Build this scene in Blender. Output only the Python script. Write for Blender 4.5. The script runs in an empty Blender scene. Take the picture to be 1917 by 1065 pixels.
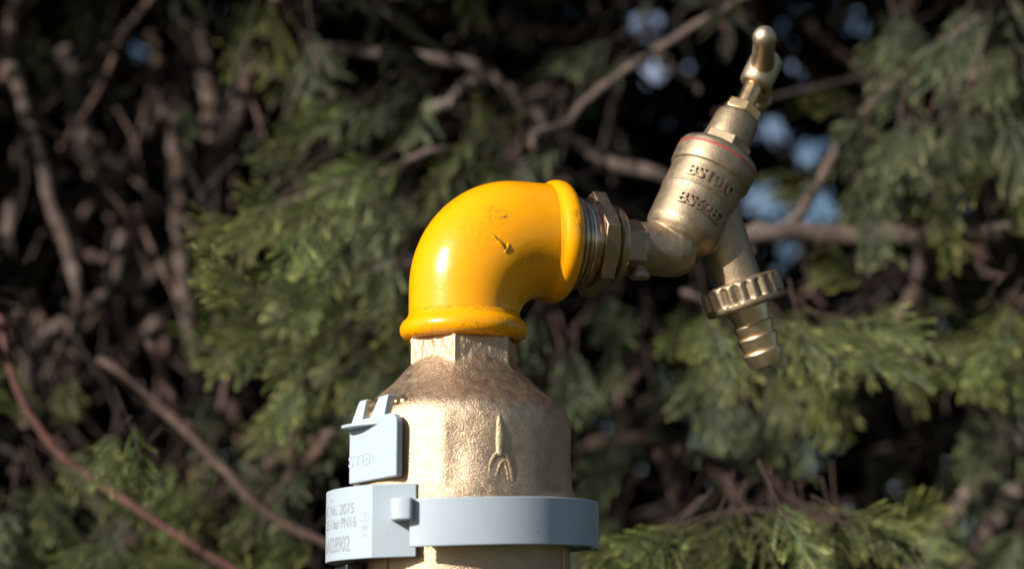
import bpy, bmesh, math, random
import numpy as np
from mathutils import Vector, Matrix, Quaternion

R = math.radians
sc = bpy.context.scene
col = sc.collection

# ------------------------------------------------------------------ camera
W, H = 1917.0, 1065.0
LENS, SENSOR = 50.0, 23.5
F = LENS / SENSOR * W                       # focal length in photo pixels
PITCH = math.atan((1220 - 532.5) / F)
CAM = Vector((0.0192, -0.86, 1.0))
FWD = Vector((0, math.cos(PITCH), math.sin(PITCH)))
UP = Vector((0, -math.sin(PITCH), math.cos(PITCH)))
cd = bpy.data.cameras.new('camera')
cam = bpy.data.objects.new('camera', cd)
col.objects.link(cam)
cam.location = CAM
cam.rotation_euler = (R(90) + PITCH, 0, 0)
cd.lens, cd.sensor_width = LENS, SENSOR
cd.clip_start, cd.clip_end = 0.02, 5000
cd.dof.use_dof = True
cd.dof.focus_distance = 0.866
cd.dof.aperture_fstop = 4.0
sc.camera = cam

# ------------------------------------------------------------------ light
SUN_AZ, SUN_EL = R(51), R(24.5)               # azimuth to the left of the camera's side
SUN = Vector((-math.sin(SUN_AZ) * math.cos(SUN_EL), -math.cos(SUN_AZ) * math.cos(SUN_EL), math.sin(SUN_EL)))
w = bpy.data.worlds.new('World')
sc.world = w
w.use_nodes = True
nt = w.node_tree
nt.nodes.clear()
sky = nt.nodes.new('ShaderNodeTexSky')
sky.sky_type = 'NISHITA'
sky.sun_disc = False
sky.sun_elevation = SUN_EL
sky.dust_density = 1.0
sky.ozone_density = 2.5
sky.sun_rotation = math.atan2(SUN.x, SUN.y)
bg = nt.nodes.new('ShaderNodeBackground')
bg.inputs['Strength'].default_value = 0.052
wo = nt.nodes.new('ShaderNodeOutputWorld')
tc = nt.nodes.new('ShaderNodeTexCoord')
cn = nt.nodes.new('ShaderNodeTexNoise')
cn.noise_dimensions = '4D'
cn.inputs['Scale'].default_value = 9.0
cn.inputs['Detail'].default_value = 5.0
cn.inputs['W'].default_value = 5.3
nt.links.new(tc.outputs['Generated'], cn.inputs['Vector'])
crp = nt.nodes.new('ShaderNodeValToRGB')
crp.color_ramp.elements[0].position = 0.57
crp.color_ramp.elements[1].position = 0.70
nt.links.new(cn.outputs['Fac'], crp.inputs[0])
cmx = nt.nodes.new('ShaderNodeMix')
cmx.data_type = 'RGBA'
cmx.inputs[7].default_value = (8.0, 8.9, 11.0, 1)
nt.links.new(crp.outputs[0], cmx.inputs[0])
nt.links.new(sky.outputs[0], cmx.inputs[6])
nt.links.new(cmx.outputs[2], bg.inputs[0])
nt.links.new(bg.outputs[0], wo.inputs[0])
sd = bpy.data.lights.new('sun', 'SUN')
sd.energy = 5.0
sd.angle = R(0.53)
sd.color = (1.0, 0.96, 0.90)
sun = bpy.data.objects.new('sun', sd)
col.objects.link(sun)
sun.rotation_euler = SUN.to_track_quat('Z', 'Y').to_euler()
sun.location = (-3, -3, 4)
sc.view_settings.view_transform = 'Standard'
sc.view_settings.look = 'None'
sc.view_settings.exposure = 0.62
sc.view_settings.gamma = 1.0
sc.view_settings.use_curve_mapping = False
sc.cycles.use_denoising = True
sc.cycles.max_bounces = 7
sc.cycles.diffuse_bounces = 3
sc.cycles.glossy_bounces = 4
sc.cycles.sample_clamp_indirect = 6.0

# ------------------------------------------------------------------ pixel -> place
def ray(px, py):
    return Vector((1, 0, 0)) * ((px - W / 2) / F) + UP * (-(py - H / 2) / F) + FWD

def at(px, py, Y=0.0):
    d = ray(px, py)
    return CAM + d * ((Y - CAM.y) / d.y)

TA = R(22)                                   # the outlet runs right and away from the camera
E = Vector((math.cos(TA), math.sin(TA), 0))
EN = Vector((-math.sin(TA), math.cos(TA), 0))
def tp(px, py):                              # a point in the tap's own upright plane
    d = ray(px, py)
    return CAM + d * (-(CAM.dot(EN)) / d.dot(EN))

def pr(P, r):
    return r * (P - CAM).dot(FWD) / F

def project(P):
    v = P - CAM
    dep = v.dot(FWD)
    return W / 2 + v.x / dep * F, H / 2 - v.dot(UP) / dep * F

S = pr(at(867, 700), 1)                      # metres per photo pixel at the standpipe's axis
def zax(py): return at(867, py).z

# ------------------------------------------------------------------ helpers
class MB:
    def __init__(self):
        self.v, self.f, self.mi = [], [], []
    def grid(self, rows, close_u=True, cap0=False, cap1=False, mi=0):
        n = len(rows[0]); b = len(self.v)
        for r in rows: self.v.extend(Vector(p) for p in r)
        m = n if close_u else n - 1
        for i in range(len(rows) - 1):
            for j in range(m):
                k = (j + 1) % n
                self.f.append((b + i * n + j, b + i * n + k, b + (i + 1) * n + k, b + (i + 1) * n + j)); self.mi.append(mi)
        if cap0: self.f.append(tuple(b + j for j in reversed(range(n)))); self.mi.append(mi)
        if cap1: self.f.append(tuple(b + (len(rows) - 1) * n + j for j in range(n))); self.mi.append(mi)
        return self
    def prism(self, poly, fn, h0, h1):       # poly of (a,b), fn(a,b,h) -> point
        self.grid([[fn(a, b_, h0) for a, b_ in poly], [fn(a, b_, h1) for a, b_ in poly]], True, True, True)
        return self
    def sphere(self, c, r, n=20, squash=None):
        rows = []
        for i in range(n // 2 + 1):
            th = math.pi * min(max(i / (n // 2), 0.004), 0.996)
            row = []
            for j in range(n):
                ph = 2 * math.pi * j / n
                row.append(Vector(c) + Vector((math.sin(th) * math.cos(ph), math.sin(th) * math.sin(ph), math.cos(th))) * r)
            rows.append(row)
        return self.grid(rows, True, True, True)
    def tube(self, pts, rads, n=10, flat=1.0, nrm=None, mi=0):
        pts = [Vector(p) for p in pts]
        up = Vector(nrm) if nrm is not None else Vector((0.3, -0.5, 0.81))
        rows = []
        for i, p in enumerate(pts):
            t = (pts[min(i + 1, len(pts) - 1)] - pts[max(i - 1, 0)]).normalized()
            a = t.cross(up)
            if a.length < 1e-4: a = t.cross(Vector((1, 0, 0)))
            a.normalize(); b = a.cross(t).normalized()
            r = rads[i] if hasattr(rads, '__len__') else rads
            rows.append([p + (a * math.cos(2 * math.pi * k / n) + b * math.sin(2 * math.pi * k / n) * flat) * r for k in range(n)])
        return self.grid(rows, True, True, True, mi)
    def mesh(self, name, mats, smooth=True, angle=35):
        me = bpy.data.meshes.new(name)
        me.from_pydata([tuple(p) for p in self.v], [], self.f)
        for m in (mats if isinstance(mats, (list, tuple)) else [mats]): me.materials.append(m)
        bm = bmesh.new(); bm.from_mesh(me)
        bmesh.ops.recalc_face_normals(bm, faces=bm.faces)
        bm.to_mesh(me); bm.free()
        if any(self.mi):
            me.polygons.foreach_set('material_index', self.mi)
        if smooth:
            me.polygons.foreach_set('use_smooth', [True] * len(me.polygons))
            me.set_sharp_from_angle(angle=R(angle))
        me.update()
        return me

class Frame:                                 # a cylinder's frame: axis A, image-right B, near side N
    def __init__(self, O, A, toward=None):
        self.O, self.A = Vector(O), Vector(A).normalized()
        t = (CAM - self.O) if toward is None else Vector(toward)
        self.N = (t - self.A * t.dot(self.A)).normalized()
        self.B = self.A.cross(self.N)
        if self.B.x < 0 and abs(self.B.x) > 0.3: self.B = -self.B
    def p(self, t, r, az):
        return self.O + self.A * t + (self.B * math.sin(az) + self.N * math.cos(az)) * r

def lathe(mb, fr, prof, n=64, off=0.0, cap0=True, cap1=True):
    return mb.grid([[fr.p(t, r, off + 2 * math.pi * j / n) for j in range(n)] for t, r in prof], True, cap0, cap1)

def world_of(o):
    return o.get('_w', None)

ROOTS = {}
def link(o, parent=None):
    col.objects.link(o)
    if parent is not None:
        o.parent = parent
        o.matrix_parent_inverse = ROOTS.get(parent.name, Matrix()).inverted()
    return o

def obj(name, mb, mat, parent=None, bevel=0, seg=2, smooth=True, angle=35):
    me = mb if isinstance(mb, bpy.types.Mesh) else mb.mesh(name, mat, smooth, angle)
    o = bpy.data.objects.new(name, me)
    link(o, parent)
    if bevel:
        m = o.modifiers.new('bevel', 'BEVEL'); m.width = bevel; m.segments = seg; m.limit_method = 'ANGLE'; m.angle_limit = R(40)
        m.harden_normals = False
    return o

def thing(name, label, cat, loc=(0, 0, 0), group=None):
    o = bpy.data.objects.new(name, None)
    o.empty_display_size = 0.05
    col.objects.link(o)
    o.location = loc
    o['label'] = label; o['category'] = cat
    if group: o['group'] = group
    ROOTS[o.name] = Matrix.Translation(Vector(loc))
    return o

def sub_empty(name, parent):
    o = bpy.data.objects.new(name, None)
    o.empty_display_size = 0.02
    link(o, parent)
    return o

# ------------------------------------------------------------------ materials
def mat(name):
    m = bpy.data.materials.new(name)
    m.use_nodes = True
    t = m.node_tree
    return m, t, t.nodes['Principled BSDF'], t.nodes['Material Output']

def nd(t, typ, **kw):
    n = t.nodes.new(typ)
    for k, v in kw.items():
        if k.startswith('i_'): n.inputs[k[2:]].default_value = v
        else: setattr(n, k, v)
    return n

def noise(t, scale, detail=4, rough=0.55):
    c = nd(t, 'ShaderNodeTexCoord')
    n = nd(t, 'ShaderNodeTexNoise')
    n.inputs['Scale'].default_value = scale; n.inputs['Detail'].default_value = detail; n.inputs['Roughness'].default_value = rough
    t.links.new(c.outputs['Object'], n.inputs['Vector'])
    return n

def ramp(t, src, stops):
    r = nd(t, 'ShaderNodeValToRGB')
    e = r.color_ramp.elements
    while len(e) < len(stops): e.new(0.5)
    for i, (p, c) in enumerate(stops):
        e[i].position = p; e[i].color = (*c, 1) if len(c) == 3 else c
    t.links.new(src, r.inputs[0])
    return r

def bump(t, bsdf, hs, dist):
    prev = None
    for h, st in hs:
        b = nd(t, 'ShaderNodeBump'); b.inputs['Strength'].default_value = st; b.inputs['Distance'].default_value = dist
        t.links.new(h, b.inputs['Height'])
        if prev: t.links.new(prev.outputs[0], b.inputs['Normal'])
        prev = b
    t.links.new(prev.outputs[0], bsdf.inputs['Normal'])

def brass(name, c0, c1, rough, fine, coarse, fs=2600, dist=0.0004, rv=0.08):
    m, t, b, o = mat(name)
    n1 = noise(t, 55, 5, 0.6)
    cr = ramp(t, n1.outputs[0], [(0.32, c0), (0.68, c1)])
    t.links.new(cr.outputs[0], b.inputs['Base Color'])
    b.inputs['Metallic'].default_value = 1.0
    n2 = noise(t, fs, 2, 0.6); n3 = noise(t, 300, 3)
    rr = ramp(t, n3.outputs[0], [(0.3, (rough - rv,) * 3), (0.7, (rough + rv,) * 3)])
    t.links.new(rr.outputs[0], b.inputs['Roughness'])
    bump(t, b, [(n3.outputs[0], coarse), (n2.outputs[0], fine)], dist)
    return m

M_CAST = brass('cast_brass', (0.48, 0.345, 0.22), (0.64, 0.47, 0.31), 0.46, 0.9, 0.06, 1750, dist=0.00042)
M_TAP = brass('tap_brass', (0.33, 0.245, 0.155), (0.44, 0.335, 0.22), 0.54, 0.4, 0.12, 1500)
M_TURN = brass('turned_brass', (0.62, 0.42, 0.21), (0.70, 0.49, 0.26), 0.31, 0.03, 0.05, 1800, rv=0.05)
M_TAIL = brass('machined_brass', (0.78, 0.57, 0.35), (0.86, 0.65, 0.42), 0.40, 0.05, 0.05, 1800, rv=0.05)
M_HANDLE = brass('handle_brass', (0.47, 0.365, 0.25), (0.58, 0.46, 0.32), 0.50, 0.3, 0.1, 1700)
M_BUSH = brass('bushing_brass', (0.36, 0.26, 0.155), (0.46, 0.34, 0.21), 0.42, 0.08, 0.10, 2200)
M_THREAD = brass('thread_metal', (0.36, 0.17, 0.08), (0.64, 0.53, 0.40), 0.24, 0.03, 0.05, rv=0.05)

def plastic(name, c, rough=0.42):
    m, t, b, o = mat(name)
    n1 = noise(t, 70, 5, 0.65)
    cr = ramp(t, n1.outputs[0], [(0.35, tuple(x * 0.965 for x in c)), (0.6, c)])
    ns = noise(t, 420, 4, 0.75)
    sr = ramp(t, ns.outputs[0], [(0.655, (0, 0, 0)), (0.70, (0.5, 0.5, 0.5))])
    mx = nd(t, 'ShaderNodeMix', data_type='RGBA'); mx.inputs[7].default_value = (0.16, 0.15, 0.13, 1)
    t.links.new(sr.outputs[0], mx.inputs[0]); t.links.new(cr.outputs[0], mx.inputs[6])
    t.links.new(mx.outputs[2], b.inputs['Base Color'])
    b.inputs['Roughness'].default_value = rough
    n2 = noise(t, 1400, 2); n3 = noise(t, 120, 2)
    bump(t, b, [(n3.outputs[0], 0.10), (n2.outputs[0], 0.05)], 0.0004)
    return m
M_PLASTIC = plastic('grey_plastic', (0.365, 0.425, 0.468))
M_BLACK = plastic('black_plastic', (0.02, 0.02, 0.022))

def flat(name, c, rough=0.5):
    m, t, b, o = mat(name)
    n1 = noise(t, 900, 3)
    cr = ramp(t, n1.outputs[0], [(0.3, tuple(x * 0.8 for x in c)), (0.7, c)])
    t.links.new(cr.outputs[0], b.inputs['Base Color'])
    b.inputs['Roughness'].default_value = rough
    return m
M_INK = flat('printed_ink', (0.27, 0.29, 0.31))
M_FAINT = flat('faint_ink', (0.40, 0.435, 0.465))
M_RED = flat('red_line', (0.42, 0.04, 0.04), 0.45)
M_RISER = flat('riser_pipe_plastic', (0.03, 0.09, 0.22), 0.45)

def paint(spots):
    m, t, b, o = mat('yellow_paint')
    n1 = noise(t, 40, 3)
    cr = ramp(t, n1.outputs[0], [(0.3, (0.82, 0.312, 0.0)), (0.7, (0.86, 0.350, 0.0))])
    geo = nd(t, 'ShaderNodeTexCoord')
    grime = noise(t, 620, 6, 0.7)
    fac = None
    for P, rad, amt in spots:
        d = nd(t, 'ShaderNodeVectorMath', operation='DISTANCE')
        d.inputs[1].default_value = P
        t.links.new(geo.outputs['Object'], d.inputs[0])
        mr = nd(t, 'ShaderNodeMapRange')
        mr.inputs['From Min'].default_value = rad; mr.inputs['From Max'].default_value = rad * 0.25
        mr.inputs['To Max'].default_value = amt
        t.links.new(d.outputs['Value'], mr.inputs['Value'])
        if fac is None: fac = mr.outputs[0]
        else:
            a = nd(t, 'ShaderNodeMath', operation='MAXIMUM')
            t.links.new(fac, a.inputs[0]); t.links.new(mr.outputs[0], a.inputs[1]); fac = a.outputs[0]
    sx = nd(t, 'ShaderNodeSeparateXYZ'); t.links.new(geo.outputs['Object'], sx.inputs[0])
    for zc, wd, am in ((zax(590), 0.0016, 0.55), (zax(637), 0.0016, 0.8)):
        sb = nd(t, 'ShaderNodeMath', operation='SUBTRACT'); sb.inputs[1].default_value = zc; t.links.new(sx.outputs['Z'], sb.inputs[0])
        ab = nd(t, 'ShaderNodeMath', operation='ABSOLUTE'); t.links.new(sb.outputs[0], ab.inputs[0])
        mr = nd(t, 'ShaderNodeMapRange'); mr.inputs['From Min'].default_value = wd; mr.inputs['From Max'].default_value = 0.0; mr.inputs['To Max'].default_value = am
        t.links.new(ab.outputs[0], mr.inputs['Value'])
        a = nd(t, 'ShaderNodeMath', operation='MAXIMUM'); t.links.new(fac, a.inputs[0]); t.links.new(mr.outputs[0], a.inputs[1]); fac = a.outputs[0]
    gr = ramp(t, grime.outputs[0], [(0.47, (0, 0, 0)), (0.60, (1, 1, 1))])
    mu = nd(t, 'ShaderNodeMath', operation='MULTIPLY')
    t.links.new(fac, mu.inputs[0]); t.links.new(gr.outputs[0], mu.inputs[1])
    mx = nd(t, 'ShaderNodeMix', data_type='RGBA')
    mx.inputs[7].default_value = (0.16, 0.085, 0.012, 1)
    t.links.new(mu.outputs[0], mx.inputs[0]); t.links.new(cr.outputs[0], mx.inputs[6])
    t.links.new(mx.outputs[2], b.inputs['Base Color'])
    b.inputs['Roughness'].default_value = 0.27
    b.inputs['Coat Weight'].default_value = 0.12
    b.inputs['Specular IOR Level'].default_value = 0.4
    b.inputs['Coat Roughness'].default_value = 0.12
    n2 = noise(t, 900, 2); n3 = noise(t, 220, 4)
    bump(t, b, [(n3.outputs[0], 0.16), (n2.outputs[0], 0.10)], 0.0005)
    return m

def bark(name, c0, c1, c2):
    m, t, b, o = mat(name)
    n1 = noise(t, 60, 6, 0.7)
    cr = ramp(t, n1.outputs[0], [(0.3, c0), (0.52, c1), (0.72, c2)])
    t.links.new(cr.outputs[0], b.inputs['Base Color'])
    b.inputs['Roughness'].default_value = 0.85
    n2 = noise(t, 260, 5, 0.7)
    bump(t, b, [(n2.outputs[0], 0.8)], 0.002)
    return m
M_BARK = bark('grey_brown_bark', (0.03, 0.02, 0.015), (0.095, 0.064, 0.048), (0.19, 0.145, 0.112))
M_BARK_RED = bark('red_brown_bark', (0.032, 0.017, 0.012), (0.085, 0.048, 0.034), (0.16, 0.10, 0.074))
M_BARK_PALE = bark('pale_bark', (0.06, 0.042, 0.032), (0.15, 0.113, 0.088), (0.25, 0.20, 0.155))
M_BARK_DARK = bark('dark_bark', (0.012, 0.008, 0.007), (0.03, 0.018, 0.014), (0.06, 0.04, 0.032))

def leafmat(name, base, mid, tip, spec=0.18):
    m, t, b, o = mat(name)
    a = nd(t, 'ShaderNodeAttribute', attribute_name='tip')
    inf = nd(t, 'ShaderNodeObjectInfo')
    cr = ramp(t, a.outputs['Fac'], [(0.0, base), (0.55, mid), (1.0, tip)])
    hs = nd(t, 'ShaderNodeHueSaturation')
    mr = nd(t, 'ShaderNodeMapRange'); mr.inputs['To Min'].default_value = 0.5; mr.inputs['To Max'].default_value = 1.45
    t.links.new(inf.outputs['Random'], mr.inputs['Value'])
    t.links.new(mr.outputs[0], hs.inputs['Value'])
    mh = nd(t, 'ShaderNodeMapRange'); mh.inputs['To Min'].default_value = 0.47; mh.inputs['To Max'].default_value = 0.525
    ml = nd(t, 'ShaderNodeMath', operation='FRACT'); mm = nd(t, 'ShaderNodeMath', operation='MULTIPLY'); mm.inputs[1].default_value = 7.13
    t.links.new(inf.outputs['Random'], mm.inputs[0]); t.links.new(mm.outputs[0], ml.inputs[0]); t.links.new(ml.outputs[0], mh.inputs['Value'])
    t.links.new(mh.outputs[0], hs.inputs['Hue'])
    t.links.new(cr.outputs[0], hs.inputs['Color'])
    t.links.new(hs.outputs[0], b.inputs['Base Color'])
    b.inputs['Roughness'].default_value = 0.5
    b.inputs['Specular IOR Level'].default_value = spec
    tr = nd(t, 'ShaderNodeBsdfTranslucent')
    t.links.new(hs.outputs[0], tr.inputs['Color'])
    mx = nd(t, 'ShaderNodeMixShader'); mx.inputs[0].default_value = 0.22
    t.links.new(b.outputs[0], mx.inputs[1]); t.links.new(tr.outputs[0], mx.inputs[2])
    t.links.new(mx.outputs[0], o.inputs['Surface'])
    return m
M_LEAF = leafmat('cypress_leaf', (0.016, 0.023, 0.008), (0.100, 0.116, 0.034), (0.58, 0.57, 0.18))
M_LEAF_GREY = leafmat('grey_cypress_leaf', (0.018, 0.025, 0.012), (0.080, 0.094, 0.044), (0.42, 0.43, 0.20))
M_LEAF_IN = leafmat('inner_leaf', (0.012, 0.014, 0.008), (0.020, 0.020, 0.010), (0.028, 0.030, 0.013), 0.1)  # inner leaves coloured near black to stand in for deep shade
M_TIPBROWN = flat('brown_leaf_tip', (0.26, 0.13, 0.07), 0.7)

# ================================================================== SETTING
def ground():
    m, t, b, o = mat('grass_and_soil')
    n = noise(t, 3.0, 8, 0.7)
    cr = ramp(t, n.outputs[0], [(0.35, (0.035, 0.03, 0.018)), (0.5, (0.05, 0.065, 0.022)), (0.7, (0.075, 0.095, 0.03))])
    t.links.new(cr.outputs[0], b.inputs['Base Color']); b.inputs['Roughness'].default_value = 0.9
    n2 = noise(t, 60, 6); bump(t, b, [(n2.outputs[0], 1.0)], 0.03)
    mb = MB()
    mb.grid([[(-3000, -3000, 0), (3000, -3000, 0)], [(-3000, 3000, 0), (3000, 3000, 0)]], False)
    g = obj('ground', mb, m, smooth=False)
    g['kind'] = 'structure'
ground()

# ================================================================== STANDPIPE
root = thing('standpipe', 'brass garden standpipe with glossy yellow elbow, pale grey plastic collar and slanted hose tap',
             'standpipe', (0, 0, 0))
ZAX = Frame((0, 0, 0), (0, 0, 1), (0, -1, 0))

# ---- valve body (cast, with a hexagonal neck)
DOME = [(636, 62), (660, 80), (675, 92), (687, 102), (701, 114), (720, 132), (741, 156), (752, 170), (760, 180), (768, 188.5), (777, 194), (790, 198),
        (808, 200), (850, 200), (890, 201), (910, 202.5), (920, 205), (926, 208), (934, 209), (960, 209), (985, 209), (1016, 208), (1019, 198), (1040, 198), (1068, 198), (1100, 198),
        (1180, 196), (1210, 186), (1235, 160), (1260, 130), (1280, 118)]
def soft(tab, sg=7.0):
    xs = np.arange(tab[0][0], tab[-1][0] + 1, 2.0)
    ys = np.interp(xs, [a for a, _ in tab], [b for _, b in tab])
    k = np.exp(-0.5 * (np.arange(-24, 25, 2) / sg) ** 2); k /= k.sum()
    y2 = np.convolve(np.pad(ys, 12, mode='edge'), k, mode='valid')
    return [(float(x), float(y2[i]) if 640 < x < 905 else float(ys[i])) for i, x in enumerate(xs)]
def interp(tab, x):
    for (a, ra), (b, rb) in zip(tab, tab[1:]):
        if a <= x <= b: return ra + (rb - ra) * (x - a) / (b - a)
    return tab[-1][1] if x > tab[-1][0] else tab[0][1]
DOME = soft(DOME)
from mathutils import noise as mnoise
def body_r(py, az):
    r = interp(DOME, py)
    d = math.degrees(az)
    if py < 715:
        k = ((d + 8 + 30) % 60) - 30
        hexr = 105 * math.cos(R(30)) / math.cos(R(30 - abs(k)))
        hexr = min(hexr, 103.5)
        hexr += 2.2 * math.exp(-(k / 1.6) ** 2)
        if py < 640: hexr -= (640 - py) * 0.5
        # soft maximum of neck and dome
        kk = 3.0
        r = (r + hexr + math.sqrt((r - hexr) ** 2 + kk)) / 2
    if 770 < py < 930:
        f = min(1, (py - 770) / 40) 
        dd = ((d + 180) % 360) - 180
        r += 0.6 * f * (2.2 * math.exp(-((dd + 9) / 3.2) ** 2) - 1.6 * math.exp(-((dd + 2) / 5) ** 2) - 1.5 * math.exp(-((dd + 16) / 4) ** 2))
        r += f * 1.0 * math.sin(dd * 0.21 + py * 0.02)
    q = Vector((math.cos(az), math.sin(az), py / 200.0))
    r += 0.9 * mnoise.noise(q * 9) + 0.25 * mnoise.noise(q * 24)
    if py < 700: r += 1.2 * mnoise.noise(q * 13 + Vector((3, 1, 7))) + 0.4 * mnoise.noise(q * 40)
    if 690 < py < 790:
        r += 1.0 * math.exp(-((((d + 8 + 30) % 60) - 30) / 2.5) ** 2) * max(0, 1 - (py - 690) / 70)
    return r
rows = []
pys = list(np.arange(632, 716, 2.5)) + list(np.arange(716, 936, 5)) + [940, 960, 985, 1010, 1016, 1019, 1022, 1040, 1068, 1100, 1140, 1180, 1195, 1210, 1222, 1235, 1260, 1280]
NB = 240
for py in pys:
    rows.append([ZAX.p(zax(py), body_r(py, 2 * math.pi * j / NB) * S, 2 * math.pi * j / NB) for j in range(NB)])
mb = MB(); mb.grid(rows, True, True, True)
body = obj('valve_body', mb, M_CAST, root)

# cast lugs under the collar
for az, wd in ((R(67), 12), (R(-42), 10), (R(-78), 12)):
    lug = MB()
    poly = [(-wd / 2, 190), (wd / 2, 190), (wd / 2, 203), (-wd / 2, 203)]
    def fn(a, b_, h, az=az):
        return ZAX.p(h, b_ * S, az) + (ZAX.B * math.cos(az) - ZAX.N * math.sin(az)) * (a * S)
    lug.prism(poly, fn, zax(1180), zax(1017))
    obj('cast_lug', lug, M_CAST, body, bevel=2 * S)

# raised arrow emblem
def on_body(px, py):
    az = math.asin(max(-1, min(1, (px - 867) / 201)))
    for _ in range(3):
        P = at(px, py, -200 * S * math.cos(az))
        az = math.asin(max(-1, min(1, P.x / (200 * S))))
    return ZAX.p(P.z, 201.0 * S, az)
emb = MB()
def stroke(mb, pts, rad, fl=0.6):
    P = [on_body(*p) for p in pts]
    n = Vector((P[0].x, P[0].y, 0)).normalized()
    mb.tube(P, [x * S for x in rad], 10, fl, n)
stroke(emb, [(934, 776), (935, 790), (936, 806), (936, 830), (936, 852)], [1.5, 5, 7.2, 8, 6.5])
stroke(emb, [(934, 846), (925, 853), (919, 866), (915, 890), (911, 920)], [4.2, 4.2, 4.0, 3.8, 3.5])
stroke(emb, [(938, 846), (949, 853), (954, 870), (958, 892), (964, 921)], [4.2, 4.2, 4.0, 3.8, 3.5])
stroke(emb, [(944, 860), (936, 868), (929, 888), (924, 916)], [2.5, 3.2, 3.2, 3])
stroke(emb, [(944, 862), (949, 880), (954, 915)], [2.5, 2.5, 2.5])
obj('embossed_arrow', emb, M_CAST, body)

# riser down to the ground
rz = MB(); lathe(rz, ZAX, [(-0.02, 92 * S), (0.05, 92 * S), (zax(1270), 92 * S)], 48)
obj('riser_pipe', rz, M_RISER, root)

# ---- yellow elbow
Vz = lambda py: zax(py)
def el(u, py, wv=0.0):                       # elbow plane: u px along the outlet, py photo row, wv px out of plane toward camera
    return E * (u * S) + Vector((0, 0, Vz(py))) - EN * (wv * S)
rows = []
NE = 72
def section(cu, cpy, du, dv, h, wd):
    row = []
    for j in range(NE):
        a = 2 * math.pi * j / NE
        row.append(el(cu + du * h * math.cos(a), cpy - dv * h * math.cos(a), wd * math.sin(a)))
    return row
for py in (634, 622, 610):
    rows.append(section(0, py, -1, 0, 104, 104))
u0, y0, Ru, Rv = 100, 540, 204, 207
ui, yi, ri = 160, 606, 58
n = 30
for k in range(n + 1):
    t = (math.pi / 2) * k / n
    Ou, Oy = u0 - Ru * math.cos(t), y0 - Rv * math.sin(t)
    Iu, Iy = ui - ri * math.cos(t), yi - ri * math.sin(t)
    cu, cy = (Ou + Iu) / 2, (Oy + Iy) / 2
    du, dv = Ou - Iu, -(Oy - Iy)
    h = math.hypot(du, dv) / 2
    wd = 104 + 4 * math.sin(t) + 3 * math.sin(2 * t)
    rows.append(section(cu, cy, du / (2 * h), dv / (2 * h), h, wd))
last_c = 440
for u in (166, 172, 178, 186, 196):
    rows.append(section(u, 440, 0, 1, 107, 107))
def on_elbow(px, py, lift=0.0):
    # nearest point of the elbow skin along the pixel's ray, from the section rows
    d = ray(px, py)
    best, bp = 1e9, None
    for r in rows:
        for p in r:
            q = project(p)
            e = math.hypot(q[0] - px, q[1] - py) + (p.y - CAM.y) * 80
            if e < best: best, bp = e, p
    dep = (bp - CAM).dot(FWD)
    return CAM + d * (dep - lift * S)
spots = [(on_elbow(945, 408), 0.0042, 1.0), (on_elbow(922, 400), 0.0060, 0.6), (on_elbow(895, 440), 0.010, 0.35), (on_elbow(880, 425), 0.006, 0.3),
         (on_elbow(930, 447), 0.0024, 1.0), (on_elbow(940, 460), 0.0022, 1.0), (at(897, 604, -118 * S), 0.0028, 1.0), (at(873, 605, -118 * S), 0.004, 0.6),
         (el(185, 412, 116), 0.004, 0.9), (el(188, 432, 117), 0.004, 0.9), (at(800, 615, -100 * S), 0.005, 0.6), (at(810, 634, -100 * S), 0.007, 0.7),
         (on_elbow(844, 382), 0.005, 0.55), (on_elbow(1003, 374), 0.0012, 1.0), (at(955, 600, -85 * S), 0.007, 0.5), (on_elbow(990, 480), 0.009, 0.3), (on_elbow(800, 560), 0.007, 0.3)]
M_PAINT = paint([(tuple(p), r, a) for p, r, a in spots])
mb = MB(); mb.grid(rows, True, True, True)
elbow = obj('pipe_elbow', mb, M_PAINT, root)
sm = elbow.modifiers.new('smooth', 'SMOOTH'); sm.factor = 0.5; sm.iterations = 4

def bead(fr, prof, name='elbow_rim'):
    mb = MB(); lathe(mb, fr, prof, 96)
    return obj(name, mb, M_PAINT, elbow, angle=60)
lowr = [(586, 100), (588, 104), (592, 105.2), (596, 106.5), (600, 110), (604, 114.5), (609, 118), (615, 120.3), (621, 120.5), (627, 119), (632, 115.5), (636, 110.5), (638.5, 105), (639, 98), (634, 92)]
bead(ZAX, [(zax(py), r * S) for py, r in lowr])
AX = Frame(el(0, 440), E)
rimr = [(150, 103), (152, 106.6), (158, 108), (163, 110), (167, 113.5), (172, 116.8), (178, 118.6), (185, 119), (192, 117.5), (198, 114), (202, 109), (204.5, 103), (205, 96), (200, 90)]
bead(AX, [(u * S, r * S) for u, r in rimr])

# raised casting mark on the elbow
cm = MB()
cm.tube([on_elbow(*p, 0.5) for p in [(921, 439), (930, 449), (938, 458), (947, 470)]], [1.5 * S, 4.5 * S, 6.5 * S, 1.8 * S], 10, 0.8)
cm.tube([on_elbow(*p, 0.5) for p in [(952, 455), (950, 462), (945, 472)]], [1.2 * S, 3 * S, 1.5 * S], 10, 0.8)
obj('casting_mark', cm, M_PAINT, elbow)

# ---- bushing between elbow and tap
thr = []
u = 200
thr = [(200, 80), (203, 90), (209, 92), (212, 87), (215, 91), (219, 92), (222, 87), (225, 91), (229, 91.5), (232, 85), (236, 88), (242, 88), (245, 84), (250, 84), (252, 92), (256, 92)]
mb = MB(); lathe(mb, AX, [(u * S, r * S) for u, r in thr], 64)
bush = obj('hex_bushing', mb, M_THREAD, root)
def hexprism(fr, t0, t1, rad, off, ch=0.06):
    mb = MB()
    def ring(t, k): return [fr.p(t, rad * k, off + math.pi / 3 * j) for j in range(6)]
    mb.grid([ring(t0, 1), ring(t1, 1)], True, True, True)
    return mb
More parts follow.
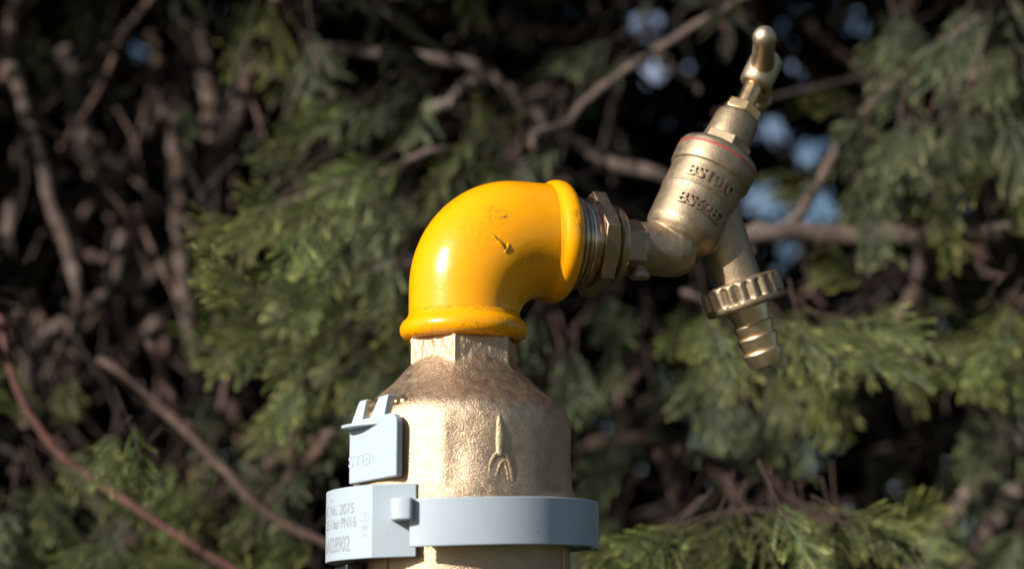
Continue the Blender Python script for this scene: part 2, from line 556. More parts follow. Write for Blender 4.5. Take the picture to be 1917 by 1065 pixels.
# az is measured from the near side toward image-right; for AX the frame's B is vertical
AXv = Frame(AX.O, AX.A)
upsgn = 1 if AXv.B.z > 0 else -1
obj('hex_flats', hexprism(AX, 253 * S, 281 * S, 104 * S, upsgn * R(23.6)), M_BUSH, bush, bevel=2.5 * S, smooth=True)
mb = MB(); lathe(mb, AX, [(u * S, r * S) for u, r in [(278, 60), (279, 86), (283, 88), (287, 85), (288, 70), (296, 69), (297, 76), (300, 79), (308, 79), (313, 76), (316, 68), (317, 50)]], 64)
obj('lock_washer', mb, M_BUSH, bush)

# ---- tap
tap = sub_empty('tap', root)
mb = hexprism(AX, 317 * S, 362 * S, 56 * S, upsgn * R(35))
obj('inlet_nut', mb, M_TAP, tap, bevel=2.5 * S)

P0, P1 = tp(1277, 432), tp(1428, 129)
BA = Frame(P0, P1 - P0)
SB = (P1 - P0).length / math.hypot(1428 - 1277, 432 - 129)     # metres per photo pixel along the barrel
sB = pr(tp(1330, 320), 1)
Q0, Q1 = tp(1381, 521), tp(1434.5, 680)
SP = Frame(Q0, Q1 - Q0)
SPL = (Q1 - Q0).length / math.hypot(53.5, 159)
sP = pr(tp(1400, 560), 1)

cast = MB()
lathe(cast, BA, [(t * SB, r * sB) for t, r in [(-34, 30), (-30, 44), (-22, 57), (-12, 65), (-2, 69.5), (10, 70), (50, 71), (64, 72.5), (100, 73), (132, 74), (140, 70)]], 64)
lathe(cast, AX, [(u * S, r * S) for u, r in [(350, 46), (362, 52), (385, 52), (410, 52), (435, 53), (455, 50), (470, 42), (480, 26)]], 48)
lathe(cast, SP, [(t * SPL, r * sP) for t, r in [(-150, 36), (-140, 44), (-100, 44), (-40, 43), (0, 43), (10, 44), (16, 44)]], 48)
tb = obj('tap_body', cast, M_TAP, tap)
rm = tb.modifiers.new('remesh', 'REMESH'); rm.mode = 'VOXEL'; rm.voxel_size = 0.00045; rm.use_smooth_shade = True
s2 = tb.modifiers.new('smooth', 'SMOOTH'); s2.factor = 0.5; s2.iterations = 6

mb = MB(); lathe(mb, BA, [(t * SB, r * sB) for t, r in [(60, 71), (63, 73.5), (67, 73.5), (70, 71)]], 72)
obj('barrel_ridge', mb, M_TAP, tap)
mb = MB(); lathe(mb, BA, [(t * SB, r * sB) for t, r in [(106, 70), (108, 75), (111, 77.5), (114, 78), (135, 79), (147, 78.5), (153, 76), (156, 72), (157, 66), (155, 30)]], 96)
rimb = obj('barrel_rim', mb, M_TAP, tap)
mb = MB(); lathe(mb, BA, [(t * SB, r * sB) for t, r in [(138.2, 77), (138.2, 79.25), (141.4, 79.2), (141.4, 77)]], 96)
obj('red_ring', mb, M_RED, tap)
obj('bonnet_flats', hexprism(BA, 150 * SB, 182 * SB, 52 * sB, R(12)), M_TAP, tap, bevel=1.5 * S)
mb = MB(); lathe(mb, BA, [(t * SB, r * sB) for t, r in [(178, 40), (180, 44.5), (184, 45), (226, 42.5), (232, 41), (236, 37), (237, 20)]], 64)
obj('bonnet', mb, M_TAP, tap)
obj('packing_nut', hexprism(BA, 237 * SB, 256 * SB, 38 * sB, R(8)), M_TURN, tap, bevel=2 * S)
mb = MB(); lathe(mb, BA, [(t * SB, r * sB) for t, r in [(250, 16), (251, 18.5), (300, 18.5), (312, 18.5), (314, 14)]], 48)
obj('spindle', mb, M_TURN, tap)
# T handle
mb = MB(); lathe(mb, BA, [(t * SB, r * sB) for t, r in [(301, 20), (302, 27), (306, 30.5), (322, 31.5), (350, 31.5), (362, 29), (368, 22), (369, 8)]], 48)
HC = BA.O + BA.A * (337 * SB)
bx = -0.075; by = -0.966
bz = -(BA.A.x * bx + BA.A.y * by) / BA.A.z
BD = Vector((bx, by, bz)).normalized()
knob_near = HC + BD * 0.0275
knob_far = HC - BD * 0.0275
fb = Frame(HC, BD, (0, 0, 1))
L = 0.0275
k_ = sB
lathe(mb, fb, [(-L, 17 * k_), (-L * 0.55, 21 * k_), (0, 23 * k_), (L * 0.55, 21 * k_), (L * 0.95, 20 * k_)], 40)
hd = obj('tee_handle', mb, M_HANDLE, tap)
for nm, c in (('handle_knob', knob_near), ('handle_knob', knob_far)):
    k2 = MB(); k2.sphere(c, 22.5 * k_, 32)
    obj(nm, k2, M_HANDLE, hd)

# vent plug under the inlet
VP = tp(1191, 512) - EN * 0.003
vf = Frame(VP, (0, 0, -1), (0, -1, 0))
mb = MB(); lathe(mb, vf, [(-40 * S, 15 * S), (-8 * S, 16 * S), (0, 19.5 * S), (3 * S, 21 * S), (8 * S, 21 * S), (12 * S, 19.5 * S), (13 * S, 17 * S), (13 * S, 9 * S), (9 * S, 7 * S)], 40)
obj('vent_plug', mb, M_TAP, tap)

# hose nut with rounded ribs
NR = 20
def nutr(t, az):
    base = 77.0
    a = (az * NR / (2 * math.pi)) % 1.0
    lob = 0.5 + 0.5 * math.cos(2 * math.pi * a)
    lob = lob ** 0.7
    if t < 13: e = max(0, (t - 7) / 6)
    elif t > 42: e = max(0, 1 - (t - 42) / 4)
    else: e = 1
    return base - 7.0 * (1 - lob) * e
rows_n = []
for t, k in [(2, .45), (4, .62), (6, .9), (7, .945), (9, .975), (11, .99), (13, 1), (16, 1), (22, 1), (30, 1), (38, 1), (42, 1), (44, 1), (46, 1), (48, 1.0), (52, 1.0), (55, .985), (57, .95), (58, .9), (58, .5), (54, .45)]:
    rows_n.append([SP.p(t * SPL, nutr(t, 2 * math.pi * j / 240) * k * sP, 2 * math.pi * j / 240) for j in range(240)])
mb = MB(); mb.grid(rows_n, True, True, True)
obj('hose_nut', mb, M_TAP, tap, angle=50)
mb = MB(); lathe(mb, SP, [(t * SPL, r * 1.07 * sP) for t, r in [(50, 30), (52, 37), (60, 37.5), (72, 35), (87, 32), (88.5, 35.5), (91, 37), (93, 36.5), (112, 31.5), (113, 35), (115.5, 36.5), (118, 36), (141, 30.5), (142, 34.5), (145, 36), (148, 35.5), (168, 29.5), (171, 28), (172, 25), (171, 20), (150, 18)]], 72)
obj('hose_tail', mb, M_TAIL, tap, angle=25)

# ---- lettering helpers
def text_mesh(s, spacing=1.0, bold=0.0):
    c = bpy.data.curves.new('txt', 'FONT'); c.body = s; c.size = 1; c.resolution_u = 3; c.offset = bold; c.space_character = spacing
    o = bpy.data.objects.new('txt', c); col.objects.link(o)
    dg = bpy.context.evaluated_depsgraph_get(); dg.update()
    me = o.evaluated_get(dg).to_mesh()
    V = np.array([v.co[:] for v in me.vertices]); Fc = [tuple(p.vertices) for p in me.polygons]
    o.evaluated_get(dg).to_mesh_clear()
    bpy.data.objects.remove(o); bpy.data.curves.remove(c)
    return V, Fc

def solid_text(mb, s, place, width, height, thick, bold=0.0):
    """s as raised letters: place(a, b, h) with a in [-w/2, w/2], b in [0, height], h height above the surface"""
    V, Fc = text_mesh(s, 1.0, bold)
    x0, x1 = V[:, 0].min(), V[:, 0].max(); y0_, y1_ = V[:, 1].min(), V[:, 1].max()
    b0 = len(mb.v); nV = len(V)
    for h in (-thick * 0.4, thick):
        for v in V:
            a = (v[0] - x0) / (x1 - x0) * width - width / 2
            b_ = (v[1] - y0_) / (y1_ - y0_) * height
            mb.v.append(place(a, b_, h))
    cnt = {}
    for f in Fc:
        mb.f.append(tuple(b0 + nV + i for i in f)); mb.mi.append(0)
        for i in range(len(f)):
            e = (f[i], f[(i + 1) % len(f)])
            cnt[e] = 1
    for (i, j) in cnt:
        if (j, i) not in cnt:
            mb.f.append((b0 + i, b0 + j, b0 + nV + j, b0 + nV + i)); mb.mi.append(0)

def barrel_text(s, t0, azc, wpx, hpx, rpx):
    mb = MB()
    def place(a, b_, h):
        return BA.p(t0 * SB + b_, rpx * sB + h, azc + a / (rpx * sB))
    solid_text(mb, s, place, wpx * sB, hpx * SB, 3.3 * sB, 0.018)
    me = mb.mesh('cast_lettering', M_TAP, True, 50)
    return obj('cast_lettering', me, M_TAP, tap)
barrel_text('BS1010', 72, R(6), 98, 21, 73.9)
barrel_text('BS6282', 20, R(12), 100, 22, 71.8)

# ---- grey plastic collar
TILT = 0.026
def cz(x, z): return z + x * TILT
def ring_pt(r, az): return (r * math.sin(az), r * math.cos(az))          # px right, px near
def col_pt(a, b_, h): return Vector((a * S, -b_ * S, cz(a * S, h)))
def z_at(px, py, near): 
    P = at(px, py, -near * S); return P.z - P.x * TILT
zt, zb = z_at(712, 905, 203), z_at(712, 1043, 203)
Ro_ = 253
outer = [ring_pt(Ro_, R(-a)) for a in np.linspace(176, 38, 56)]
poly = outer + [(-78, 199.5), (-78, 193), (-151, 193)] + [ring_pt(Ro_ - 7, R(-a)) for a in np.linspace(40, 176, 50)]
mb = MB(); mb.prism(poly, col_pt, zb, zt)
pc = obj('printed_collar', mb, M_PLASTIC, root, bevel=1.6 * S, seg=2, angle=30)
zbt, zbb = z_at(867, 929.5, 249), z_at(867, 1020, 249)
arc = [ring_pt(250, R(a)) for a in np.linspace(-20.8, 92, 60)]
arc_i = [ring_pt(243, R(a)) for a in np.linspace(92, -20.8, 60)]
mb = MB(); mb.prism(arc + arc_i, col_pt, zbb, zbt)
band = obj('collar_band', mb, M_PLASTIC, root, bevel=1.6 * S, angle=30)
# closing lip and rear half of the band
lip = [ring_pt(251.2, R(a)) for a in np.linspace(78, 98, 10)] + [ring_pt(240, R(a)) for a in np.linspace(98, 78, 10)]
mb = MB(); mb.prism(lip, col_pt, zbb - 3 * S, zbt + 0.5 * S)
obj('band_lip', mb, M_PLASTIC, band, bevel=1.6 * S, angle=30)
rear = [ring_pt(247, R(a)) for a in np.linspace(96, 182, 40)] + [ring_pt(241, R(a)) for a in np.linspace(182, 96, 40)]
mb = MB(); mb.prism(rear, col_pt, zbb, zbt)
obj('rear_band', mb, M_PLASTIC, band, bevel=1.6 * S, angle=30)
# inner ledges that hold the collar to the valve
ledge = [ring_pt(242, R(a)) for a in np.linspace(-17, 300, 80)] + [ring_pt(208, R(a)) for a in np.linspace(300, -17, 80)]
mb = MB(); mb.prism(ledge, col_pt, zbb + 8 * S, zbb + 14 * S)
obj('inner_ledge', mb, M_PLASTIC, band)
# clip
zc0, zc1 = z_at(766, 971, 252), z_at(766, 930, 252)
clip = [(-121, 199), (-121, 240), (-119, 246), (-108, 252), (-92, 254), (-86, 253), (-83, 249), (-83, 238), (-82, 199)]
mb = MB(); mb.prism(clip, col_pt, zc0, zc1)
obj('collar_clip', mb, M_PLASTIC, root, bevel=2.0 * S, angle=30)
# black block under the printed half
mb = MB(); mb.prism([ring_pt(236, R(-84)), ring_pt(238, R(-60)), ring_pt(205, R(-60)), ring_pt(205, R(-84))], col_pt, zb - 60 * S, zb - 4 * S)
obj('black_stop', mb, M_BLACK, root, bevel=2 * S)

# print on the collar
def az_of(px, r=None):
    r = (r or Ro_) * S
    lo, hi = R(-89.5), R(60)
    for _ in range(50):
        m_ = (lo + hi) / 2
        if project(ZAX.p(zax(990), r, m_))[0] < px: lo = m_
        else: hi = m_
    return (lo + hi) / 2
def collar_text(mb, s, px1, px0, py_t, py_b, rt=Ro_ + 0.1):
    a0 = az_of(px0) if px0 > -500 else R(px0 + 1000)
    a1 = az_of(px1)
    ac = (a0 + a1) / 2
    z1 = z_at(px1, py_t, Ro_ * math.cos(a1)); z0 = z_at(px1, py_b, Ro_ * math.cos(a1))
    def place(a, b_, h):
        p = ZAX.p(0, rt * S + h, ac + a / (Ro_ * S))
        return Vector((p.x, p.y, cz(p.x, z0 + b_)))
    solid_text(mb, s, place, (a1 - a0) * Ro_ * S, z1 - z0, 0.35 * S)
ink = MB()
collar_text(ink, 'CERT. No. 2075', 662.5, -1000 - 87, 939.5, 960)
collar_text(ink, 'R N 2.5 1 bar PN16', 667, -1000 - 88, 965, 985.5)
collar_text(ink, 'AA028902', 655, -1000 - 80, 1001, 1031)
obj('printed_lettering', ink.mesh('printed_lettering', M_INK, False), M_INK, pc)
fa = MB()
collar_text(fa, '2202', 688.5, 676, 982, 992)
collar_text(fa, '14', 686, 679, 996, 1005)
collar_text(fa, 'MA', 625.5, 617, 931, 938.5)
obj('faint_lettering', fa.mesh('faint_lettering', M_FAINT, False), M_FAINT, pc)
cr = MB()
def coll(px, py):
    az = az_of(px)
    z = z_at(px, py, Ro_ * math.cos(az)); p = ZAX.p(0, (Ro_ + 0.1) * S, az)
    return Vector((p.x, p.y, cz(p.x, z)))
for pts in ([(676, 977), (690, 974.5)], [(676, 974), (690, 971.5)], [(676, 977), (676, 973)], [(690, 974.5), (690, 971)],
            [(676, 973), (674.5, 964), (676, 960), (679, 960), (682, 965), (682.5, 972)], [(690, 971), (691.5, 961), (690, 957.5), (687, 958), (683.5, 964), (682.5, 972)],
            [(682.8, 964), (682.8, 957)], [(681.3, 958.6), (684.3, 957.8)]):
    cr.tube([coll(*p) for p in pts], 0.45 * S, 6)
obj('crown_emblem', cr, M_FAINT, pc)

# ---- hinged cover on the left of the valve
LA = R(-50)
Ln = Vector((math.sin(LA), -math.cos(LA), 0)); Lw = Vector((math.cos(LA), math.sin(LA), 0))
if Lw.x < 0: Lw = -Lw
Lw = Vector((math.cos(-LA), -math.sin(-LA), 0))          # toward image right and nearer
LD = 214
def lp(wp, zz, nn): return Ln * ((LD + nn) * S) + Lw * (wp * S) + Vector((0, 0, zz))
def lz(wp, py, nn=0):
    P = lp(wp, 0, nn); px = project(Vector((P.x, P.y, zax(830))))[0]
    return at(px, py, P.y).z
W0, W1 = -66, 76
ztop, zbot = lz(W1, 770), lz(W1, 890)
LT = 0.05                                                  # the cover hangs slightly askew
def lidp(a, b_, h): return lp(a, b_ + (a - W1) * S * LT, h)
def rr(w0, w1, z0, z1, r0, r1):
    pts = []
    def arc(cx, cz_, r, s):
        for k in range(7):
            a = R(s + 15 * k); pts.append((cx + r * math.cos(a), cz_ + r * S * math.sin(a)))
    arc(w1 - r1, z1 - r1 * S, r1, 0); arc(w0 + r1, z1 - r1 * S, r1, 90); arc(w0 + r0, z0 + r0 * S, r0, 180); arc(w1 - r0, z0 + r0 * S, r0, 270)
    return pts
mb = MB(); mb.prism(rr(W0, W1, zbot, ztop, 3, 20), lidp, -15, 0)
lid = obj('hinged_cover', mb, M_PLASTIC, root, bevel=5 * S, seg=4, angle=40)
zf = lz(-20, 796)
fin = [(22, -1), (10, 6), (-8, 16), (-24, 23), (-42, 26), (-56, 25), (-63, 20), (-65, 10), (-65, -1)]
mb = MB(); mb.prism(fin, lambda a, b_, h: lp(a, h + (a + 20) * S * LT, b_), zf - 3.2 * S, zf + 3.2 * S)
obj('finger_tab', mb, M_PLASTIC, lid, bevel=2.2 * S, seg=3)
for w0, w1 in ((-8, 34), (-64, -32)):
    prof = [(-3, -10), (-3, -2), (-24, 31), (-27, 34), (-46, 34), (-48, 32), (-48, 25), (-39, 24), (-36, 20), (-39, 15), (-48, 14), (-48, 8), (-45, 6), (-30, 6), (-15, -10)]
    mb = MB()
    wt0, wt1 = w0, w1
    # the arm tapers from a wide foot to a narrower hook
    def armp(nn, zz, side, w0=w0, w1=w1):
        nn = nn + 12 * max(0.0, min(1.0, zz / 12.0)) if zz > 0 else nn
        zz = zz * 1.12
        k = max(0, min(1, zz / 44.0))
        ws = w1 if side else w0 + (w1 - w0) * 0.4 * k
        return lp(ws, ztop + zz * S + (ws - W1) * S * LT, nn)
    mb.grid([[armp(a, b_, 0) for a, b_ in prof], [armp(a, b_, 1) for a, b_ in prof]], True, True, True)
    obj('hinge_arm', mb, M_PLASTIC, lid, bevel=1.5 * S, seg=2)
hz = ztop + 20 * S
mb = MB()
mb.tube([lp(-66, hz - 4 * S, -30), lp(41, hz + 2 * S, -28)], 5.5 * S, 16)
mb.tube([lp(-37, hz - 1 * S, -30), lp(-2, hz + 0.5 * S, -30)], 14 * S, 20)
mb.sphere(lp(41, hz + 2 * S, -28), 7 * S, 20)
mb.sphere(lp(46, hz + 2 * S, -42), 13 * S, 20)
obj('hinge_pin', mb, M_TURN, body)
mb = MB()
zl0, zl1 = lz(0, 868), lz(0, 847)
def lplace(a, b_, h): return lidp(-24 + a, zl0 + b_ + (76 - 0) * S * LT * 0 + 0 * S, h / S)
solid_text(mb, 'STER', lambda a, b_, h: lidp(-26 + a / S, zl0 + b_ + 4 * S, h / S), 80 * S, 21 * S, 0.9 * S)
obj('raised_lettering', mb.mesh('raised_lettering', M_PLASTIC, True, 40), M_PLASTIC, lid)

# ================================================================== CONIFER HEDGE
rng = random.Random(7)
def make_spray(seed, name, mats, nb=9, ns=4, width=1.0):
    """a flat cypress spray about 1 unit long: a woody stem, alternating branchlets, each with short twiglets"""
    r = random.Random(seed)
    mb = MB(); tips = []
    def strip(pts, wd, t0, t1, mi=0, n=3, fl=0.55):
        b = len(mb.v)
        mb.tube(pts, wd, n, fl, (0.05, 0.02, 1), mi)
        k = len(pts)
        for i in range(k):
            tips.extend([t0 + (t1 - t0) * i / (k - 1)] * n)
    bend = r.uniform(-0.12, 0.12); droop = r.uniform(-0.28, -0.08)
    def axis(s): return Vector((bend * s * s, s, droop * s * s))
    strip([axis(-0.55) + Vector((0, 0, 0.10)), axis(-0.2) + Vector((0, 0, 0.02)), axis(0.1), axis(0.4)], [0.016, 0.014, 0.011, 0.006], 0, 0, 1, 5, 1.0)
    strip([axis(0.05), axis(0.5), axis(0.85), axis(1.02)], [0.013, 0.016, 0.015, 0.006], 0.1, 0.9)
    for i in range(nb * 2):
        s = 0.06 + 0.9 * (i / (nb * 2)) + r.uniform(-0.03, 0.03)
        side = 1 if i % 2 else -1
        ln = (0.20 + 0.30 * math.sin(math.pi * min(1, 0.15 + s * 0.85))) * r.uniform(0.65, 1.2)
        ang = R(r.uniform(28, 56))
        d = Vector((side * math.sin(ang), math.cos(ang), r.uniform(-0.45, 0.25))).normalized()
        p0 = axis(s)
        c = Vector((r.uniform(-0.08, 0.08), 0.14, r.uniform(-0.3, 0.0))) * ln
        q = lambda k: p0 + d * (ln * k) + c * k * k
        tl = r.uniform(0.6, 1.0)
        strip([q(0), q(0.35), q(0.7), q(0.92), q(1.04)], [0.009 * width, 0.012 * width, 0.014 * width, 0.012 * width, 0.004], 0.05, tl)
        for j in range(ns * 2):
            k = 0.10 + 0.84 * j / (ns * 2)
            sd2 = 1 if j % 2 else -1
            l2 = 0.10 * (1.15 - 0.6 * k) * r.uniform(0.6, 1.3)
            a2 = math.atan2(d.x, d.y) + sd2 * R(r.uniform(24, 42))
            d2 = Vector((math.sin(a2), math.cos(a2), r.uniform(-0.3, 0.2)))
            p1 = q(k)
            strip([p1, p1 + d2 * l2 * 0.6, p1 + d2 * l2 + Vector((0, 0.03, 0)) * l2], [0.008 * width, 0.010 * width, 0.004], 0.1 + 0.5 * k * tl, 0.3 + 0.7 * k * tl)
    me = mb.mesh(name, mats, True, 60)
    at_ = me.attributes.new('tip', 'FLOAT', 'POINT')
    at_.data.foreach_set('value', tips)
    return me
SPR = [make_spray(i, 'foliage_spray', [M_LEAF, M_BARK_RED], 5 + i % 3, 5, 1.15) for i in range(7)]
SPRG = [make_spray(20 + i, 'foliage_spray', [M_LEAF_GREY, M_BARK_RED], 6 + i % 2, 5, 1.0) for i in range(6)]

trees = {
 'l': thing('conifer_tree', 'cypress with bare grey and reddish stems filling the left of the hedge', 'tree', (-0.50, 1.15, 0), 'cypresses in the hedge'),
 'c': thing('conifer_tree', 'cypress with dense green sprays directly behind the yellow elbow', 'tree', (-0.02, 1.25, 0), 'cypresses in the hedge'),
 'r': thing('conifer_tree', 'cypress with a thick level branch and drooping sprays behind the tap', 'tree', (0.52, 1.2, 0), 'cypresses in the hedge'),
}
TR = {'l': Vector((-0.50, 1.15, 0)), 'c': Vector((-0.02, 1.25, 0)), 'r': Vector((0.52, 1.2, 0))}
for k, c in TR.items():
    mb = MB()
    pts = [c + Vector((0.015 * math.sin(z * 3 + c.x * 9), 0.015 * math.cos(z * 2.3), z)) for z in np.linspace(-0.03, 2.7, 24)]
    mb.tube(pts, [0.048 - 0.014 * i / 1.0 * (1 / 23) * 2.4 for i in range(24)], 16)
    obj('trunk', mb, M_BARK_DARK, trees[k])

def smooth_pts(P, n=5):
    out = []
    for i in range(len(P) - 1):
        p0 = P[max(i - 1, 0)]; p1 = P[i]; p2 = P[i + 1]; p3 = P[min(i + 2, len(P) - 1)]
        for k in range(n):
            t = k / n
            out.append(0.5 * ((2 * p1) + (p2 - p0) * t + (2 * p0 - 5 * p1 + 4 * p2 - p3) * t * t + (3 * p1 - p0 - 3 * p2 + p3) * t ** 3))
    out.append(P[-1])
    return out
YO = 0.05
def branch(tree, pix, Y, wpx, m, taper=0.6, root_end=None, dY=0.0):
    """a branch along photo points at depth Y (dY: how much farther its last point lies); root_end 0/1 runs that end back to the trunk"""
    n = len(pix)
    P = [at(px, py, Y + YO + dY * i / (n - 1)) for i, (px, py) in enumerate(pix)]
    rad = [pr(P[i], wpx / 2) * (1 - (1 - taper) * i / (n - 1)) for i in range(n)]
    if root_end is not None:
        c = TR[tree]
        e = P[0] if root_end == 0 else P[-1]
        T = Vector((c.x, c.y, e.z - 0.12))
        ext = [T, T.lerp(e, 0.6)]
        rr_ = [rad[0] * 0.8, rad[0] * 0.75] if root_end == 0 else [rad[-1] * 0.8, rad[-1] * 0.75]
        if root_end == 0: P = ext + P; rad = rr_ + rad
        else: P = P + ext[::-1]; rad = rad + rr_[::-1]
    Q = smooth_pts(P, 5)
    RR = []
    for i in range(len(Q)):
        f = i / 5; a = int(min(f, len(rad) - 1)); b = min(a + 1, len(rad) - 1)
        RR.append((rad[a] + (rad[b] - rad[a]) * (f - a)) * rng.uniform(0.88, 1.14))
    Q = [q + Vector((rng.uniform(-1, 1), rng.uniform(-1, 1), rng.uniform(-1, 1))) * RR[i] * 0.18 for i, q in enumerate(Q)]
    mb = MB(); mb.tube(Q, RR, 9)
    return obj('branch', mb, m, trees[tree], angle=80)

M_RED_STEM = bark('red_stem_bark', (0.05, 0.018, 0.014), (0.12, 0.045, 0.036), (0.19, 0.095, 0.07))
B, BR, BP, BK = M_BARK, M_BARK_RED, M_BARK_PALE, M_BARK_DARK
branch('l', [(22, 120), (50, 210), (78, 300), (100, 390), (128, 470), (142, 600)], 0.48, 28, B, 0.9, 1)
branch('l', [(0, 590), (30, 720), (95, 830), (180, 900), (330, 1000), (470, 1085)], 0.28, 16, M_RED_STEM, 0.9, None)
branch('l', [(185, 670), (330, 790), (420, 880), (500, 960), (640, 1030)], 0.30, 22, BR, 0.8, None)
branch('l', [(280, 640), (305, 700), (335, 760), (380, 840)], 0.36, 20, BR, 0.8, None)
branch('l', [(58, 800), (55, 680), (85, 630), (165, 575), (215, 520), (232, 430)], 0.5, 36, B, 0.7, None)
branch('l', [(110, 800), (128, 730), (140, 680), (132, 620)], 0.55, 26, B, 0.7, None)
branch('l', [(355, 20), (385, 130), (400, 230), (402, 330), (395, 420)], 0.62, 44, B, 0.7, 1)
branch('l', [(465, 130), (445, 210), (415, 310), (400, 400), (385, 520)], 0.6, 30, B, 0.9, 1)
branch('l', [(120, 110), (145, 190), (165, 270), (180, 330)], 0.66, 44, BP, 0.7, 0)
branch('l', [(318, 210), (328, 280), (335, 400), (345, 520), (362, 650), (370, 750)], 0.58, 34, B, 0.9, 0)
branch('l', [(35, -30), (22, 70), (10, 150)], 0.55, 30, BR, 0.8, None)
branch('l', [(22, 380), (20, 480), (28, 620)], 0.56, 30, B, 0.8, 1)
branch('l', [(-30, 325), (60, 330), (230, 325), (430, 300), (600, 270)], 0.75, 22, BK, 0.7, None)
branch('l', [(90, 430), (170, 480), (230, 520)], 0.58, 22, BR, 0.8, 1)
branch('l', [(600, 820), (540, 900), (500, 950), (450, 1010)], 0.4, 26, BR, 0.8, 0)
branch('l', [(270, 830), (300, 740), (290, 600)], 0.7, 22, BR, 0.8, 1)
branch('l', [(200, 120), (215, 230), (205, 360), (215, 520)], 0.74, 28, BR, 0.9, 1)
branch('l', [(285, 60), (300, 150), (280, 260)], 0.7, 24, BR, 0.8, 1)
branch('l', [(250, 420), (260, 540), (250, 660)], 0.72, 26, BR, 0.8, 1)
branch('l', [(60, 520), (75, 640), (60, 740)], 0.7, 22, BR, 0.8, 1)
branch('c', [(600, 92), (800, 108), (900, 130), (1015, 225), (1130, 300), (1260, 370)], 0.48, 25, B, 0.9, 1)
branch('c', [(520, 15), (570, 60), (600, 130)], 0.38, 18, BR, 0.6, 0)
branch('c', [(790, 215), (840, 195), (900, 170)], 0.45, 26, BP, 0.8, 1)
branch('c', [(760, 45), (900, 50), (1120, 70)], 0.8, 24, BR, 0.8, 0)
branch('c', [(540, 870), (560, 780), (530, 680), (540, 560)], 0.5, 24, BR, 0.7, 1)
branch('c', [(480, 900), (440, 780), (420, 700), (430, 560)], 0.65, 30, BR, 0.8, 1)
branch('c', [(520, 420), (560, 320), (620, 200)], 0.6, 26, BR, 0.8, 1)
branch('c', [(960, 300), (1000, 240), (1060, 190)], 0.6, 26, B, 0.8, 1)
branch('r', [(1030, 300), (1060, 235), (1110, 180), (1220, 100), (1410, -15)], 0.38, 20, B, 0.85, 0)
branch('r', [(1225, 95), (1265, 130), (1310, 170)], 0.5, 20, B, 0.8, None)
branch('r', [(1270, 470), (1400, 442), (1500, 436), (1700, 442), (1960, 430)], 0.36, 42, B, 0.95, None)
branch('r', [(1410, 500), (1500, 400), (1590, 245), (1700, 130), (1840, 30)], 0.40, 22, B, 0.9, 0)
branch('r', [(1510, 40), (1580, 110), (1660, 185), (1800, 330)], 0.7, 22, BR, 0.9, 1)
branch('r', [(1680, 600), (1715, 540), (1745, 460)], 0.5, 30, B, 0.8, 1)
branch('r', [(1820, 440), (1860, 510), (1917, 560)], 0.62, 28, BR, 0.9, 0)
branch('r', [(1825, 200), (1830, 130), (1850, 60)], 0.45, 32, B, 0.8, 0)
branch('r', [(1690, 1100), (1760, 1000), (1815, 930), (1880, 860), (1940, 760)], 0.55, 50, BP, 0.85, None)
branch('r', [(1800, 1090), (1850, 1000), (1917, 900)], 0.6, 40, B, 0.9, None)
branch('r', [(1230, 840), (1262, 915), (1262, 970), (1240, 1030)], 0.45, 24, BR, 0.8, 1)
branch('r', [(1300, 850), (1275, 890), (1262, 930)], 0.45, 20, BR, 0.8, 0)
branch('r', [(1350, -20), (1360, 60), (1350, 120)], 0.6, 20, BR, 0.8, 0)
branch('r', [(1430, -20), (1420, 40), (1425, 120)], 0.75, 18, BR, 0.8, 0)
branch('r', [(1170, 600), (1200, 690), (1180, 780)], 0.6, 24, BR, 0.8, 1)
branch('r', [(1480, 600), (1540, 530), (1640, 520), (1760, 500)], 0.72, 26, BR, 0.8, 1)
branch('r', [(1100, 860), (1220, 820), (1340, 880), (1400, 960)], 0.7, 22, BR, 0.8, 0)
branch('r', [(1690, 760), (1760, 690), (1800, 640)], 0.5, 20, B, 0.7, 0)
branch('r', [(1165, 1070), (1280, 985), (1420, 955), (1580, 985), (1720, 1050)], 0.30, 9, BR, 0.6, 0)
branch('r', [(1290, 560), (1400, 600), (1520, 640), (1620, 700)], 0.40, 12, B, 0.6, 0)
branch('r', [(1480, 640), (1650, 650), (1780, 660), (1917, 690)], 0.42, 12, B, 0.6, 0)
branch('c', [(860, 300), (700, 330), (560, 370), (400, 450)], 0.36, 14, B, 0.6, 0)
branch('c', [(800, 520), (650, 520), (500, 540), (400, 540)], 0.36, 14, B, 0.6, 0)
branch('c', [(760, 640), (640, 640), (500, 690)], 0.36, 14, B, 0.6, 0)

for i in range(70):
    x0, y0_ = rng.uniform(-20, 640), rng.uniform(-60, 900)
    a_ = R(rng.choice([-75, -95, -110, -60, -45, -130]) + rng.uniform(-14, 14))
    ln_ = rng.uniform(180, 460)
    pix_ = [(x0 + math.cos(a_) * ln_ * k + rng.gauss(0, 7), y0_ - math.sin(a_) * ln_ * k + rng.gauss(0, 7)) for k in (0, 0.3, 0.65, 1.0)]
    branch('l' if x0 < 430 else 'c', pix_, rng.uniform(0.42, 0.75), rng.uniform(6, 15), rng.choice([B, BR, BR, BK, BK]), 0.7, None, rng.uniform(-0.1, 0.1))
for i in range(34):
    x0, y0_ = rng.uniform(680, 1917), rng.uniform(-60, 900)
    a_ = R(rng.choice([-75, -100, -40, -150, 20]) + rng.uniform(-14, 14))
    ln_ = rng.uniform(150, 400)
    pix_ = [(x0 + math.cos(a_) * ln_ * k + rng.gauss(0, 7), y0_ - math.sin(a_) * ln_ * k + rng.gauss(0, 7)) for k in (0, 0.3, 0.65, 1.0)]
    branch('c' if x0 < 1000 else 'r', pix_, rng.uniform(0.45, 0.8), rng.uniform(6, 14), rng.choice([BR, BK, BK]), 0.7, None, rng.uniform(-0.1, 0.1))
